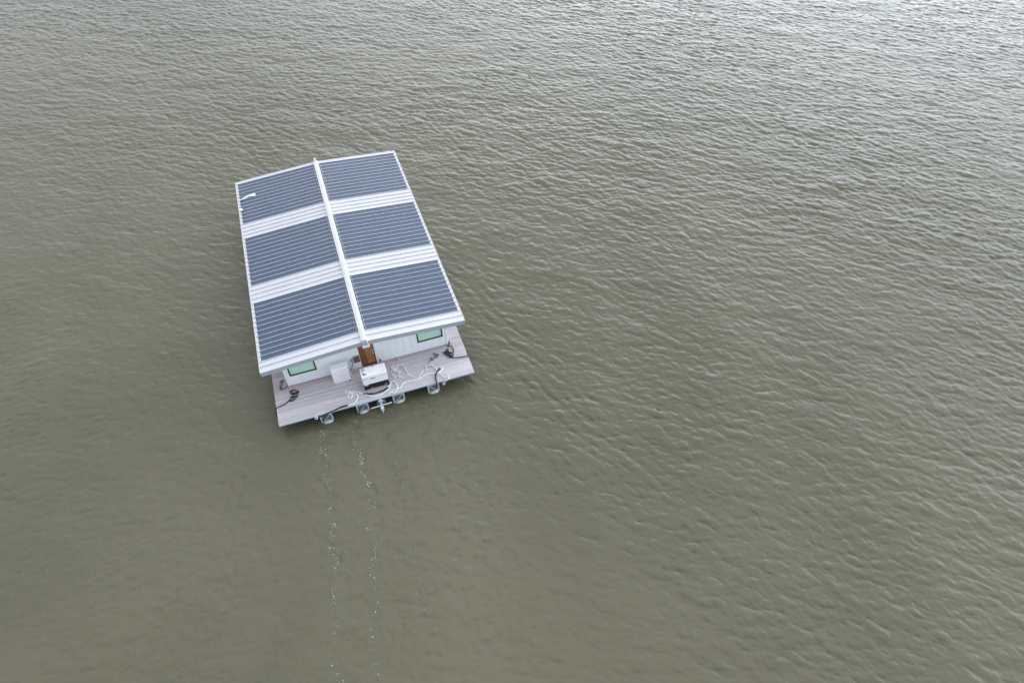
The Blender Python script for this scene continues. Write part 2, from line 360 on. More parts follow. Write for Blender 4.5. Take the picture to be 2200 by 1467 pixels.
# side and rear walls
for sx in (-1, 1):
    x0, x1 = sorted((sx * WX, sx * (WX - 0.1)))
    mb.box(x0, x1, WY + 0.104, WY1, 0, wtop(WX)); 
    for yy in np.arange(WY + 0.5, WY1, 0.44):
        mb.box(*sorted((sx * (WX + 0.002), sx * (WX + 0.014))), yy, yy + 0.04, 0.02, wtop(WX) - .01)
mb.box(-WX + .1, WX - .1, WY1 - 0.1, WY1 - 0.002, 0, wtop(WX))
wall = mb.build('wall', 'wall', house)
mb = MB()
for x0, x1 in ((-WX, DL - 0.07), (DR + 0.07, WX)): mb.box(x0 + .01, x1 - .01, WY - 0.012, WY - 0.002, 0.003, 0.018)  # dark strip painting in the shade of the gap below the siding
mb.build('base_gap_shade', 'dgrey', wall)
for sx in (-1, 1):
    mb = MB(); mb.box(*sorted((sx * (WX + 0.02), sx * (WX - 0.075))), WY - 0.024, WY - 0.003, 0.02, wtop(WX) - .02)
    mb.build('corner_board', 'wall', wall)

# --- door
mb = MB()
mb.box(DL + 0.0, DL + 0.30, WY + 0.045, WY + 0.085, 0.03, DT - 0.03); mb.box(DL + 0.302, DR - 0.03, WY + 0.06, WY + 0.085, 0.03, DT - 0.03)
door = mb.build('door', 'door', house)
mb = MB(); zz = 0.16; k = 0
while zz < DT - 0.15:
    mb.hexa([(DL + 0.33, WY + 0.022, zz), (DR - 0.06, WY + 0.022, zz), (DR - 0.06, WY + 0.058, zz), (DL + 0.33, WY + 0.058, zz), (DL + 0.33, WY + 0.042, zz + 0.15), (DR - 0.06, WY + 0.042, zz + 0.15), (DR - 0.06, WY + 0.058, zz + 0.15), (DL + 0.33, WY + 0.058, zz + 0.15)])
    zz += 0.205; k += 1
mb.build('door_slat', 'doorslat', door)
mb = MB(); mb.box(DL - 0.028, DL - 0.002, WY + 0.02, WY + 0.09, 0.02, DT); mb.box(DR - 0.028, DR - 0.002, WY + 0.0, WY + 0.09, 0.02, DT); mb.box(DL, DR - .03, WY + 0.0, WY + 0.09, 0.001, 0.028)
mb.build('dark_jamb', 'doord', door)
mb = MB(); mb.box(DL - 0.068, DL - 0.03, WY - 0.012, WY + 0.09, 0.02, DT); mb.box(DR + 0.0, DR + 0.068, WY - 0.012, WY + 0.09, 0.02, DT); mb.box(DL - 0.068, DR + 0.068, WY - 0.012, WY + 0.018, DT + .002, DT + 0.07)
mb.build('door_frame', 'wall', door)
mb = MB(); mb.ball((DR - 0.085, WY - 0.01, 1.00), 0.042, 10); mb.tube([(DR - 0.085, WY + .02, 1.0), (DR - .085, WY - .01, 1.0)], 0.02, 8); mb.build('handle', 'chrome', door)
mb = MB(); mb.ball((DR - 0.085, WY + 0.0, 1.22), 0.035, 10); mb.tube([(DR - 0.085, WY + .02, 1.22), (DR - .085, WY + .0, 1.22)], 0.025, 8); mb.build('deadbolt', 'chrome', door)

# --- windows
for (x0, x1, z0, z1) in holes:
    mb = MB(); f = 0.07; ya, yb2 = WY - 0.03, WY + 0.06
    mb.box(x0, x1, ya, yb2, z0, z0 + f); mb.box(x0, x1, ya, yb2, z1 - f, z1); mb.box(x0, x0 + f, ya, yb2, z0 + f, z1 - f); mb.box(x1 - f, x1, ya, yb2, z0 + f, z1 - f)
    w = mb.build('window', 'black', house)
    mb = MB(); mb.box(x0 + f + .001, x1 - f - .001, WY + 0.02, WY + 0.03, z0 + f + .001, z1 - f - .001); mb.build('pane', 'pane', w)

# --- roof
mb = MB()
vs = []
for yy in (0, YL):
    vs += [(-RW, yy, ZE), (0, yy, ZR), (RW, yy, ZE), (RW, yy, ZE - HF + .02), (0, yy, ZR - HF + .02), (-RW, yy, ZE - HF + .02)]
fs = [(0, 1, 7, 6), (1, 2, 8, 7), (2, 3, 9, 8), (3, 4, 10, 9), (4, 5, 11, 10), (5, 0, 6, 11), (5, 4, 1, 0), (4, 3, 2, 1), (6, 7, 10, 11), (7, 8, 9, 10)]
mb.add(vs, [tuple(reversed(f)) for f in fs])
SH = 0.05
for k in range(1, 47):
    yy = k * PAN + random.uniform(-.004, .004)
    for sx in (-1, 1):
        xo, xi = sx * (RW - 0.03), sx * 0.12
        a = [(xo, yy - .0085, zr(xo) - .01), (xo, yy + .0085, zr(xo) - .01), (xi, yy + .0085, zr(xi) - .01), (xi, yy - .0085, zr(xi) - .01)]
        b = [(p[0], p[1], p[2] + SH + .01) for p in a]
        if sx < 0: a = [a[i] for i in (1, 0, 3, 2)]; b = [b[i] for i in (1, 0, 3, 2)]
        mb.hexa(list(reversed(a)) + list(reversed(b)))
roof = mb.build('roof', 'roof', house)
# fascia along the gable ends, drip edges along the eaves
for (ya, yb2) in ((-0.028, -0.002), (YL + 0.002, YL + 0.028)):
    mb = MB()
    for sx in (-1, 1):
        xs = sorted((0.0, sx * (RW + 0.012)))
        mb.hexa([(xs[0], ya, zr(xs[0]) - HF), (xs[1], ya, zr(xs[1]) - HF), (xs[1], yb2, zr(xs[1]) - HF), (xs[0], yb2, zr(xs[0]) - HF),
                 (xs[0], ya, zr(xs[0]) - 0.012), (xs[1], ya, zr(xs[1]) - 0.012), (xs[1], yb2, zr(xs[1]) - 0.012), (xs[0], yb2, zr(xs[0]) - 0.012)])
    mb.build('gable_fascia', 'fascia', roof)
for (ya, yb2) in ((-0.04, 0.05), (YL - 0.05, YL + 0.04)):
    mb = MB()
    for sx in (-1, 1):
        xs = sorted((0.0, sx * (RW + 0.016)))
        mb.hexa([(xs[0], ya, zr(xs[0]) - 0.010), (xs[1], ya, zr(xs[1]) - 0.010), (xs[1], yb2, zr(xs[1]) - 0.010), (xs[0], yb2, zr(xs[0]) - 0.010),
                 (xs[0], ya, zr(xs[0]) + 0.014), (xs[1], ya, zr(xs[1]) + 0.014), (xs[1], yb2, zr(xs[1]) + 0.014), (xs[0], yb2, zr(xs[0]) + 0.014)])
    mb.build('rake_trim', 'roof', roof)
M['eave'] = mat('pinkish_white_trim', srgb(214, 204, 206), 0.5, 0, 0.04)
for sx in (-1, 1):
    mb = MB(); mb.box(*sorted((sx * (RW + 0.003), sx * (RW + 0.03))), 0.052, YL - 0.052, ZE - HF, ZE + 0.012)
    mb.build('eave_fascia', 'eave', roof)
# ridge cap, in three lengths, folded over the ridge
mb = MB(); ch = 0.082
cuts = [-0.03, 0.335 * YL, 0.67 * YL, YL + 0.03]
for a, b in zip(cuts[:-1], cuts[1:]):
    a2, b2 = a + .004, b - .004
    for sx in (-1, 1):
        x1 = sx * CAPW; x2 = sx * (CAPW + 0.012)
        ring = lambda yy: [(0, yy, ZR + 0.035), (0, yy, ZR + ch + .012), (x1, yy, zr(CAPW) + ch), (x2, yy, zr(CAPW) + 0.004), (x1 - sx * .015, yy, zr(CAPW) + 0.004), (x1 - sx * .015, yy, zr(CAPW) + 0.05)]
        vs = ring(a2) + ring(b2); fs = [(i, (i + 1) % 6, 6 + (i + 1) % 6, 6 + i) for i in range(6)] + [(5, 4, 3, 2, 1, 0), (6, 7, 8, 9, 10, 11)]
        mb.add(vs, fs)
mb.build('ridge_cap', 'roof', roof)

# --- six blocks of solar film, twelve strips each
strip_mesh = {}
for k0 in (2, 18, 34):
    for sx in (-1, 1):
        pts = []
        for j in range(12):
            yc = (k0 + j + 0.5) * PAN; xj = sx * (CAPW + 0.06); wob = lambda: random.uniform(-.02, .02)
            pts += [(xj + sx * .02 + wob(), yc - .15, zr(xj) + .03), (xj + sx * .055, yc - .07, zr(xj) + .02), (xj + wob(), yc, zr(xj) + .05), (xj + sx * .055, yc + .08, zr(xj) + .02), (xj, yc + .17, zr(xj) + .065), (xj + sx * .02, yc + .2, zr(xj) + .06)]
        mc = MB(); mc.tube(smooth_path(pts, 3), 0.012, 5)
        arr = mc.build('solar_array', 'wire', house)
        for j in range(12):
            yc = (k0 + j + 0.5) * PAN; xj = sx * (CAPW + 0.06); mb = MB()
            mb.hexa([(xj - .045, yc - .05, zr(xj) + .008), (xj + .045, yc - .05, zr(xj) + .008), (xj + .045, yc + .05, zr(xj) + .008), (xj - .045, yc + .05, zr(xj) + .008),
                     (xj - .04, yc - .045, zr(xj) + .04), (xj + .04, yc - .045, zr(xj) + .04), (xj + .04, yc + .045, zr(xj) + .04), (xj - .04, yc + .045, zr(xj) + .04)])
            mb.build('junction_box', 'jbox', arr)
        for j in range(12):
            ya, yb2 = (k0 + j) * PAN + 0.017, (k0 + j + 1) * PAN - 0.017
            xa, xb = sx * (RW - INS), sx * (CAPW + 0.02); xs = sorted((xa, xb))
            m1 = MB(); ym = (k0 + j) * PAN; t = 0.004
            m1.hexa([(xs[0], ya, zr(xs[0]) + .002), (xs[1], ya, zr(xs[1]) + .002), (xs[1], yb2, zr(xs[1]) + .002), (xs[0], yb2, zr(xs[0]) + .002),
                     (xs[0], ya, zr(xs[0]) + .006), (xs[1], ya, zr(xs[1]) + .006), (xs[1], yb2, zr(xs[1]) + .006), (xs[0], yb2, zr(xs[0]) + .006)])
            m1.build('solar_strip', 'pv', arr)

# --- fittings on the house
mb = MB(); mb.box(-0.19, 0.235, -0.30, -0.03, 2.62, 2.68, bev=0.01)
br = mb.build('junction_tray', 'ltblue', house)
mb = MB()
for xx, yy in ((-0.10, -0.10), (0.02, -0.12), (0.10, -0.08)):
    mb.tube([(xx, yy, 2.682), (xx, yy + .01, 2.93), (xx, yy + .16, 3.0)], 0.022, 8)
mb.build('riser_pipe', 'pvc', br)
mb = MB(); mb.tube([(0.16, -0.10, 2.682), (0.16, -0.08, 3.0)], 0.03, 8); mb.dome((0.16, -0.08, 3.0), (0, 0, 1), 0.075, 0.07, 14, 5); mb.tube([(0.16, -0.08, 2.96), (0.16, -0.08, 3.0)], 0.075, 14)
mb.build('white_dome_cap', 'cloth', br)
mb = MB(); mb.tube([(-0.02, YL + 0.07, 2.6), (-0.02, YL + .07, 3.12)], 0.06, 12); mb.dome((-0.02, YL + .07, 3.12), (0, 0, 1), 0.075, 0.06, 14, 5)
mb.build('vent_pipe', 'cloth', house)

mb = MB(); mb.hexa([(-0.89, WY - .17, 0.69), (-0.52, WY - .17, 0.69), (-0.52, WY - .013, 0.69), (-0.89, WY - .013, 0.69), (-0.89, WY - .13, 1.08), (-0.52, WY - .13, 1.08), (-0.52, WY - .013, 1.10), (-0.89, WY - .013, 1.10)])
eb = mb.build('electrical_box', 'dgrey', house)
mb = MB(); mb.box(-0.885, -0.525, WY - .125, WY - .02, 1.103, 1.112); mb.build('box_lid', 'bgrey', eb)
mb = MB(); mb.box(-0.85, -0.80, WY - .11, WY - .07, 1.113, 1.12); mb.build('label_plate', 'pvc', eb)
mb = MB()
mb.tube(smooth_path([(-0.82, WY - .06, 0.70), (-0.85, WY - .06, 0.4), (-0.87, WY - .06, 0.12)], 3) + smooth_path([(-0.88, WY - .07, 0.05), (-0.92, WY - .08, 0.035), (-1.2, WY - .09, 0.035), (-1.245, WY - .12, 0.035), (-1.245, WY - .3, 0.035), (-1.24, 0.06, 0.035), (-1.25, -0.0, 0.035), (-1.285, -0.02, 0.035)], 4), 0.03, 8)
mb.build('conduit', 'pvc', eb)
mb = MB(); mb.box(-1.10, -0.955, WY - .05, WY - .014, 0.78, 0.92, bev=.008)
mb.build('disconnect_switch', mat('pale_blue_box', srgb(150, 176, 188), 0.5), eb)
mb = MB(); mb.tube(smooth_path([(-1.0, WY - .045, 0.79), (-1.0, WY - .06, 0.6), (-1.08, WY - .07, 0.3), (-1.18, WY - .08, 0.08), (-1.262, WY - .15, 0.03), (-1.265, 0.2, 0.025), (-1.262, 0.02, 0.025)], 5), 0.018, 7)
mb.build('cable', 'dgrey', eb)
mb = MB(); mb.box(0.55, 0.68, WY - .07, WY - .014, 0.16, 0.24, bev=0.01); ob = mb.build('outlet_box', 'gblack', house)
mb = MB(); mb.ball((0.60, WY - .03, 0.37), 0.035, 8); mb.build('red_knob', 'red', ob)
mb = MB(); mb.tube([(1.62, WY - .01, 0.05), (1.66, 0.58, 0.06), (1.72, 0.52, 0.05), (1.76, 0.44, 0.03)], 0.028, 8); mb.ball((1.69, 0.57, 0.10), 0.05, 8, 0.6)
mb.build('water_tap', 'chrome', house)
mb = MB(); mb.box(-0.64, -0.52, -1.62, -1.58, 0.002, 0.02); mb.build('deck_fitting', 'gblack', house)

# ------------------------------------------------------------------ cabinet beside the door
t = tag(empty('utility_cabinet', (-1.80, 0.12, 0)), 'tall cream white utility cabinet standing against the siding left of the brown door', 'cabinet')
o = Vector((-1.80, 0.12, 0))
class RB(MB):
    pass
def pb(name, m, parent, org, fn, tone=False):
    mb = MB(org); fn(mb); return mb.build(name, m, parent, tone)
x0, x1, y0c, y1c, H = -2.31, -1.30, -0.06, 0.34, 1.27
pb('cabinet_body', 'cab', t, o, lambda b: b.box(x0, x1, y0c, y1c, 0.015, H, bev=0.02))
pb('front_panel', 'cab', t, o, lambda b: b.box(x0 + .02, x0 + 0.64, y0c - .018, y0c - .002, 0.04, H - 0.10, bev=.004))
pb('side_panel', 'cab', t, o, lambda b: b.box(x0 + 0.665, x1 - .02, y0c - .018, y0c - .002, 0.04, H - 0.10, bev=.004))
pb('grab_slot', 'dgrey', t, o, lambda b: b.box(x1 - 0.26, x1 - 0.05, y0c - .024, y0c - .019, H - 0.16, H - 0.145))
pb('pipe_stub', 'gblack', t, o, lambda b: (b.box(x1 - .10, x1 - .02, y0c - .06, y0c - .02, 0.02, 0.07), b.box(x1 + .005, x1 + .06, y0c + .10, y0c + .16, 0.03, 0.10)))

# ------------------------------------------------------------------ generator
o = Vector((0.05, -0.8, 0)); t = tag(empty('generator', o), 'large white generator with a black base standing on the deck in front of the door', 'generator')
gx0, gx1, gy0, gy1 = -0.685, 0.785, -1.15, -0.43; gz = 0.46; GH = 1.2
pb('base_tank', 'gblack', t, o, lambda b: (b.box(gx0 + .01, gx1 - .01, gy0 + .01, gy1, 0.03, gz - .002), b.box(gx0 + .02, gx0 + 0.12, gy0 - .02, gy1, 0, 0.058), b.box(gx1 - .12, gx1 - .02, gy0 - .02, gy1, 0, .058),
   b.box(gx0 + .01, gx0 + .05, gy0 - .006, gy0 + .008, 0.0, gz - .01)))
def canopy(b):
    vs = []
    prof = [(gy0, gz), (gy0, GH - .10), (gy0 + .03, GH - .03), (gy0 + .09, GH), (gy1 - .04, GH), (gy1, GH - .04), (gy1, gz)]
    for xx in (gx0, gx1): vs += [(xx, a, z) for a, z in prof]
    n = len(prof); fs = [tuple(range(n - 1, -1, -1)), tuple(range(n, 2 * n))] + [(i, (i + 1) % n, n + (i + 1) % n, n + i) for i in range(n)]
    b.add(vs, [tuple(reversed(f)) for f in fs])
pb('canopy', 'white', t, o, canopy)
pb('side_door', 'white', t, o, lambda b: [b.box(a, c, gy0 - .012, gy0 - .002, gz + .03, GH - .16, bev=.004) for a, c in ((gx0 + .03, gx0 + .40), (gx0 + .42, gx0 + .98), (gx0 + 1.0, gx1 - .03))])
pb('door_latch', 'dgrey', t, o, lambda b: (b.box(gx0 + .44, gx0 + .76, gy0 - .026, gy0 - .014, GH - .30, GH - .25), b.box(gx0 + .06, gx0 + .34, gy0 - .02, gy0 - .014, GH - .225, GH - .205)))
pb('vent_slot', 'grey', t, o, lambda b: (b.box(gx1 - .34, gx1 - .08, gy0 + .10, gy0 + .13, GH + .001, GH + .006), b.box(gx1 - .42, gx1 - .10, gy0 - .02, gy0 - .014, GH - .235, GH - .222)))
pb('warning_label', 'grey', t, o, lambda b: (b.box(gx0 + .06, gx0 + .26, gy1 - .28, gy1 - .06, GH + .001, GH + .004), b.box(gx0 + .06, gx0 + .16, gy1 - .36, gy1 - .28, GH + .001, GH + .004), b.box(gx0 + .10, gx0 + .32, gy0 + .10, gy0 + .24, GH + .001, GH + .004), b.box(gx0 + .08, gx0 + .18, gy0 + .25, gy0 + .33, GH + .001, GH + .004)))
pb('filler_cap', 'gblack', t, o, lambda b: b.tube([(gx0 + .17, gy0 + .18, GH + .005), (gx0 + .17, gy0 + .18, GH + .05)], 0.045, 12))
pb('lifting_eye', 'dgrey', t, o, lambda b: (b.box(0.04, 0.12, gy1 - .07, gy1 - .02, GH + .002, GH + .05)))
pb('name_plate', 'pvc', t, o, lambda b: (b.box(gx0 + .07, gx0 + .27, gy0 - .0, gy0 + .008, gz - .09, gz - .035)))
pb('drain_valve', 'alu', t, o, lambda b: [b.tube([(xx, gy0 + .01, 0.18), (xx, gy0 - .03, 0.18), (xx + .02, gy0 - .04, 0.13)], 0.016, 6) for xx in (-0.27, 0.52, 0.62)])

ROPE = {
  'thick': [(3.89,-1.04,0.02),(4.02,-0.97,0.02),(4.04,-1.06,0.02),(3.92,-1.22,0.02),(3.69,-1.34,0.02),(3.46,-1.32,0.02),(3.13,-1.23,0.02),(2.72,-1.3,0.02),(2.34,-1.42,0.02),(2.06,-1.39,0.02),(1.77,-1.34,0.02),(1.65,-1.36,0.02),(1.48,-1.48,0.02),(1.33,-1.65,0.02),(1.23,-1.69,0.02),(1.13,-1.69,0.02),(0.91,-1.71,0.02),(0.74,-1.8,0.02),(0.61,-1.86,0.02),(0.64,-1.84,0.02),(0.75,-1.83,0.02),(0.86,-1.88,0.02),(0.98,-1.85,0.02),(1.12,-1.7,0.02),(1.18,-1.55,0.02),(1.16,-1.36,0.02),(1.11,-1.17,0.02),(0.99,-1.04,0.02),(0.89,-1.06,0.02),(0.82,-1.22,0.02),(0.74,-1.31,0.02),(0.64,-1.37,0.02),(0.63,-1.38,0.02),(0.73,-1.45,0.02),(0.53,-1.6,0.02),(0.29,-1.72,0.02),(0.02,-1.79,0.02),(-0.26,-1.78,0.02),(-0.52,-1.67,0.02),(-0.73,-1.47,0.02),(-0.87,-1.34,0.02),(-1.08,-1.17,0.02),(-1.33,-0.99,0.02),(-1.29,-1.01,0.02),(-1.53,-0.99,0.02),(-1.75,-1,0.02),(-1.79,-0.87,0.02),(-1.7,-0.81,0.02),(-1.56,-0.98,0.02),(-1.46,-1.21,0.02),(-1.53,-1.41,0.02),(-1.67,-1.43,0.02),(-1.71,-1.28,0.02),(-1.58,-1.09,0.02),(-1.41,-1.1,0.02),(-1.24,-1.25,0.02),(-1.18,-1.47,0.02),(-1.28,-1.68,0.02),(-1.45,-1.86,0.02),(-1.65,-1.89,0.02),(-1.84,-1.91,0.02)],
  'slv_r': [(3.89,-1.04,0.02),(3.69,-1.24,0.02),(3.55,-1.4,0.02),(3.47,-1.63,0.02),(3.44,-1.93,0.02),(3.43,-2.01,-0.12),(3.43,-2.01,-0.35)],
  'slv_m': [(-0.83,-1.38,0.02),(-0.58,-1.48,0.02),(-0.33,-1.55,0.02),(-0.13,-1.57,0.02),(0.1,-1.56,0.02),(0.35,-1.54,0.02),(0.54,-1.46,0.02),(0.62,-1.41,0.02)],
  'slv_l': [(-1.85,-1.89,0.02),(-2.05,-1.9,0.02),(-2.25,-1.91,0.02),(-2.59,-2.01,0.06),(-2.86,-2.01,0.02),(-2.97,-2.01,-0.02),(-3.22,-2.01,-0.13),(-3.42,-2.01,-0.14),(-3.6,-2.01,-0.13)],
  'ring_l': [(-3.61,-2.01,-0.13),(-3.64,-2.01,-0.14),(-3.65,-2.01,-0.21),(-3.69,-2.01,-0.26),(-3.74,-2.01,-0.26),(-3.78,-2.01,-0.21),(-3.78,-2.01,-0.14),(-3.76,-2.01,-0.08),(-3.71,-2.01,-0.05),(-3.66,-2.01,-0.08),(-3.64,-2.01,-0.14)],
  'thin': [(1.05,0.17,0.02),(1.14,-0.01,0.02),(1.23,-0.23,0.02),(1.31,-0.39,0.02),(1.28,-0.19,0.02),(1.27,0.02,0.02),(1.27,0.22,0.02),(1.3,0.24,0.02),(1.33,0.05,0.02),(1.33,-0.27,0.02),(1.33,-0.43,0.02),(1.36,-0.25,0.02),(1.49,-0.01,0.02),(1.61,0.07,0.02),(1.7,0.05,0.02),(1.81,0.02,0.02),(1.86,-0.11,0.02),(1.92,-0.37,0.02),(1.95,-0.62,0.02),(2,-0.82,0.02),(1.93,-0.82,0.02),(1.87,-0.85,0.02),(1.91,-0.91,0.02),(1.99,-0.88,0.02),(2.06,-1,0.02),(2.22,-1.12,0.02),(2.46,-1.21,0.02),(2.61,-1.15,0.02),(2.77,-0.97,0.02),(2.91,-0.81,0.02),(3,-0.82,0.02),(3.1,-0.87,0.02),(3.13,-0.73,0.02),(3.1,-0.53,0.02),(3.28,-0.6,0.02),(3.48,-0.59,0.02),(3.53,-0.65,0.02),(3.55,-0.8,0.02),(3.68,-1.06,0.02),(3.71,-1.34,0.02),(3.85,-1.61,0.02),(3.97,-1.89,0.02),(4.11,-1.81,0.02),(4.18,-1.9,0.02),(4.09,-2.01,-0.04),(4,-2.01,-0.07),(3.87,-2.01,-0.18),(3.87,-2.01,-0.2),(3.9,-2.01,-0.26),(3.9,-2.01,-0.32),(3.87,-2.01,-0.36),(3.82,-2.01,-0.35),(3.78,-2.01,-0.3),(3.78,-2.01,-0.23),(3.81,-2.01,-0.19),(3.86,-2.01,-0.2)],
  'thin_b': [(4.1,-2.01,0.02),(4.19,-1.91,0.02),(4.26,-1.76,0.02),(4.25,-1.68,0.02)],
  'tang1': [(1.3,-0.4,0.02),(1.22,-0.28,0.02),(1.1,-0.25,0.02),(1.05,-0.32,0.02),(1.1,-0.47,0.02),(1.16,-0.52,0.02),(1.2,-0.6,0.02),(1.14,-0.65,0.02),(1.06,-0.55,0.02),(1.08,-0.68,0.02),(1.17,-0.79,0.02),(1.3,-0.75,0.02),(1.43,-0.77,0.02),(1.43,-0.89,0.02),(1.49,-0.89,0.02),(1.51,-0.8,0.02),(1.57,-0.87,0.02),(1.56,-0.97,0.02),(1.6,-1.01,0.02)],
  'tang2': [(1.34,-0.42,0.02),(1.49,-0.54,0.02),(1.6,-0.49,0.02),(1.58,-0.41,0.02),(1.4,-0.34,0.02),(1.47,-0.42,0.02),(1.51,-0.54,0.02),(1.48,-0.63,0.02),(1.48,-0.76,0.02)],
  'tang3': [(1.08,0.19,0.02),(1.18,0.03,0.02),(1.13,-0.06,0.02),(1.2,-0.17,0.02),(1.24,-0.34,0.02),(1.23,-0.1,0.02),(1.2,0.1,0.02),(1.27,-0.08,0.02),(1.29,-0.36,0.02),(1.37,-0.46,0.02)],
  'blk_r': [(4.91,0.72,0.02),(5.01,0.77,0.02),(4.98,0.84,0.02),(4.9,0.78,0.02),(4.93,0.69,0.02),(4.97,0.64,0.02),(4.86,0.6,0.02),(4.82,0.5,0.02),(5.02,0.46,0.02),(5.05,0.26,0.02),(5.07,0.03,0.02),(4.93,-0.09,0.02),(4.73,-0.08,0.02),(4.75,0.08,0.02),(4.76,0.25,0.02),(4.69,0.3,0.02),(4.63,0.19,0.02),(4.72,0.04,0.02),(4.56,0.12,0.02),(4.41,0.1,0.02),(4.51,-0.06,0.02),(4.7,-0.24,0.02),(4.87,-0.35,0.02),(4.97,-0.25,0.02),(4.87,-0.09,0.02),(4.68,0.1,0.02),(4.47,0.02,0.02),(4.56,-0.18,0.02),(4.71,-0.42,0.02),(4.86,-0.46,0.02),(4.78,-0.25,0.02),(4.61,0,0.02),(4.52,0.12,0.02),(4.61,-0.14,0.02),(4.77,-0.35,0.02),(4.82,-0.47,0.02),(5.17,-0.58,0.02),(5.52,-0.64,0.02),(5.77,-0.68,0.02)],
  'blk_l': [(-4.38,0.07,0.02),(-4.53,0.23,0.02),(-4.66,0.34,0.02),(-4.74,0.3,0.02),(-4.77,0.14,0.02),(-4.72,0.03,0.02),(-4.6,0.1,0.02),(-4.47,0.09,0.02),(-4.37,0.08,0.02),(-4.48,-0,0.02),(-4.63,-0.03,0.02),(-4.78,0.01,0.02),(-4.87,0.13,0.02),(-4.88,0.25,0.02),(-4.83,0.31,0.02),(-4.76,0.28,0.02),(-4.77,0.04,0.02),(-4.67,-0.02,0.02),(-4.52,0.01,0.02),(-4.48,-0.14,0.02),(-4.59,-0.24,0.02),(-4.72,-0.13,0.02),(-4.87,-0.12,0.02),(-4.81,-0.24,0.02),(-4.65,-0.19,0.02),(-4.52,-0.2,0.02),(-4.59,-0.31,0.02),(-4.76,-0.43,0.02),(-4.92,-0.48,0.02),(-4.98,-0.38,0.02),(-4.85,-0.27,0.02),(-4.71,-0.34,0.02),(-4.81,-0.45,0.02),(-4.95,-0.36,0.02),(-5.03,-0.41,0.02),(-5.14,-0.5,0.02),(-5.3,-0.58,0.02),(-5.52,-0.63,0.02),(-5.76,-0.72,0.02)],
  'chain': [(-5.14,1.26,0.02),(-5.24,1.3,0.02),(-5.3,1.23,0.02),(-5.25,1.11,0.02),(-5.19,1.19,0.02),(-5.15,1.25,0.02),(-5.28,1.18,0.02),(-5.35,1.14,0.02),(-5.32,1.04,0.02),(-5.27,0.94,0.02),(-5.34,0.9,0.02),(-5.38,0.81,0.02),(-5.39,0.66,0.02),(-5.35,0.57,0.02),(-5.31,0.65,0.02),(-5.34,0.78,0.02),(-5.38,0.91,0.02),(-5.41,0.75,0.02),(-5.37,0.58,0.02),(-5.29,0.58,0.02),(-5.14,0.63,0.02),(-4.94,0.75,0.02)],
  'brown': [(3.92,0.29,0.02),(3.8,0.22,0.02),(3.91,0.06,0.02),(4.08,0.11,0.02),(4.06,-0.05,0.02),(3.86,-0.09,0.02),(3.87,0.12,0.02),(4.01,0.15,0.02),(4,-0.13,0.02),(3.77,-0.13,0.02),(3.62,-0.27,0.02),(3.59,-0.06,0.02),(3.63,-0.05,0.02),(3.6,-0.25,0.02),(3.67,-0.28,0.02),(3.59,-0.2,0.02),(3.4,-0.32,0.02),(3.33,-0.35,0.02)],
}

# ------------------------------------------------------------------ lines lying on the deck
def on_deck(key, r, lift=0.0, jit=0.012):
    o = []
    for i, (x, y, z) in enumerate(ROPE[key]):
        z = (0.004 + r + lift + jit * (0.5 + 0.5 * math.sin(i * 1.7))) if z > 0 and y > DY0 else z
        o.append((x, y, z))
    return o
def rope_obj(name, paths, r, m, parent=None, org=None):
    mb = MB(org or (0, 0, 0))
    for p in paths:
        q = smooth_path(p, 4); mb.tube(q, r, 7)
    return mb.build(name, m, parent)
org = Vector((0.3, -1.6, 0))
mr_ = tag(empty('mooring_line', org), 'thick white mooring line with dark chafe sleeves looped along the near deck edge', 'rope')
rope_obj('rope_strand', [on_deck('thick', 0.024), ROPE['ring_l']], 0.034, 'ropew', mr_, org)
sr = on_deck('slv_r', 0.045); sm_ = on_deck('slv_m', 0.04); sl = on_deck('slv_l', 0.045)
for q in (sr[:4], sm_[:3], sm_[4:], sl[:4], sl[5:]): rope_obj('black_sleeve', [q], 0.044, 'slk', mr_, org)
for q in (sr[3:], sm_[2:5]): rope_obj('navy_sleeve', [q], 0.040, 'sln', mr_, org)
rope_obj('blue_sleeve', [sl[3:6]], 0.046, 'slb', mr_, org)
o = tag(rope_obj('cord', [on_deck('thin', 0.015), on_deck('tang1', 0.014, .01), on_deck('tang2', 0.014, .02), on_deck('tang3', 0.014, .02), on_deck('thin_b', 0.014, .01)], 0.025, 'ropeg', None, (2.0, -0.8, 0)), 'thin faded white cord with a tangle beside the generator, trailing right across the planks', 'rope')
o = tag(rope_obj('rope_coil', [on_deck('blk_r', 0.022, 0, .03) + [(5.86, -0.06, -0.12), (5.9, -0.1, -0.5), (5.85, -0.1, -1.1)]], 0.026, 'ropek', None, (4.6, 0.1, 0)), 'black rope heaped near the right wall corner with its end over the right deck edge', 'rope', 'black ropes heaped on the deck corners')
o = tag(rope_obj('rope_coil', [on_deck('blk_l', 0.022, 0, .03) + [(-5.84, -0.88, -0.1), (-5.86, -0.95, -0.5), (-5.82, -1.0, -1.1)]], 0.026, 'ropek', None, (-4.9, -0.3, 0)), 'black rope heaped below the left window with its end over the left deck edge', 'rope', 'black ropes heaped on the deck corners')
o = tag(rope_obj('rope_bundle', [on_deck('chain', 0.02, 0, .02)], 0.022, 'chain', None, (-5.2, 0.6, 0)), 'short grey green rope bundle lying beside the left corner of the siding', 'rope')
o = tag(rope_obj('rope_tangle', [on_deck('brown', 0.018, 0, .025)], 0.020, 'ropeb', None, (3.9, 0.1, 0)), 'small brown grey tangled rope lying below the right window', 'rope')

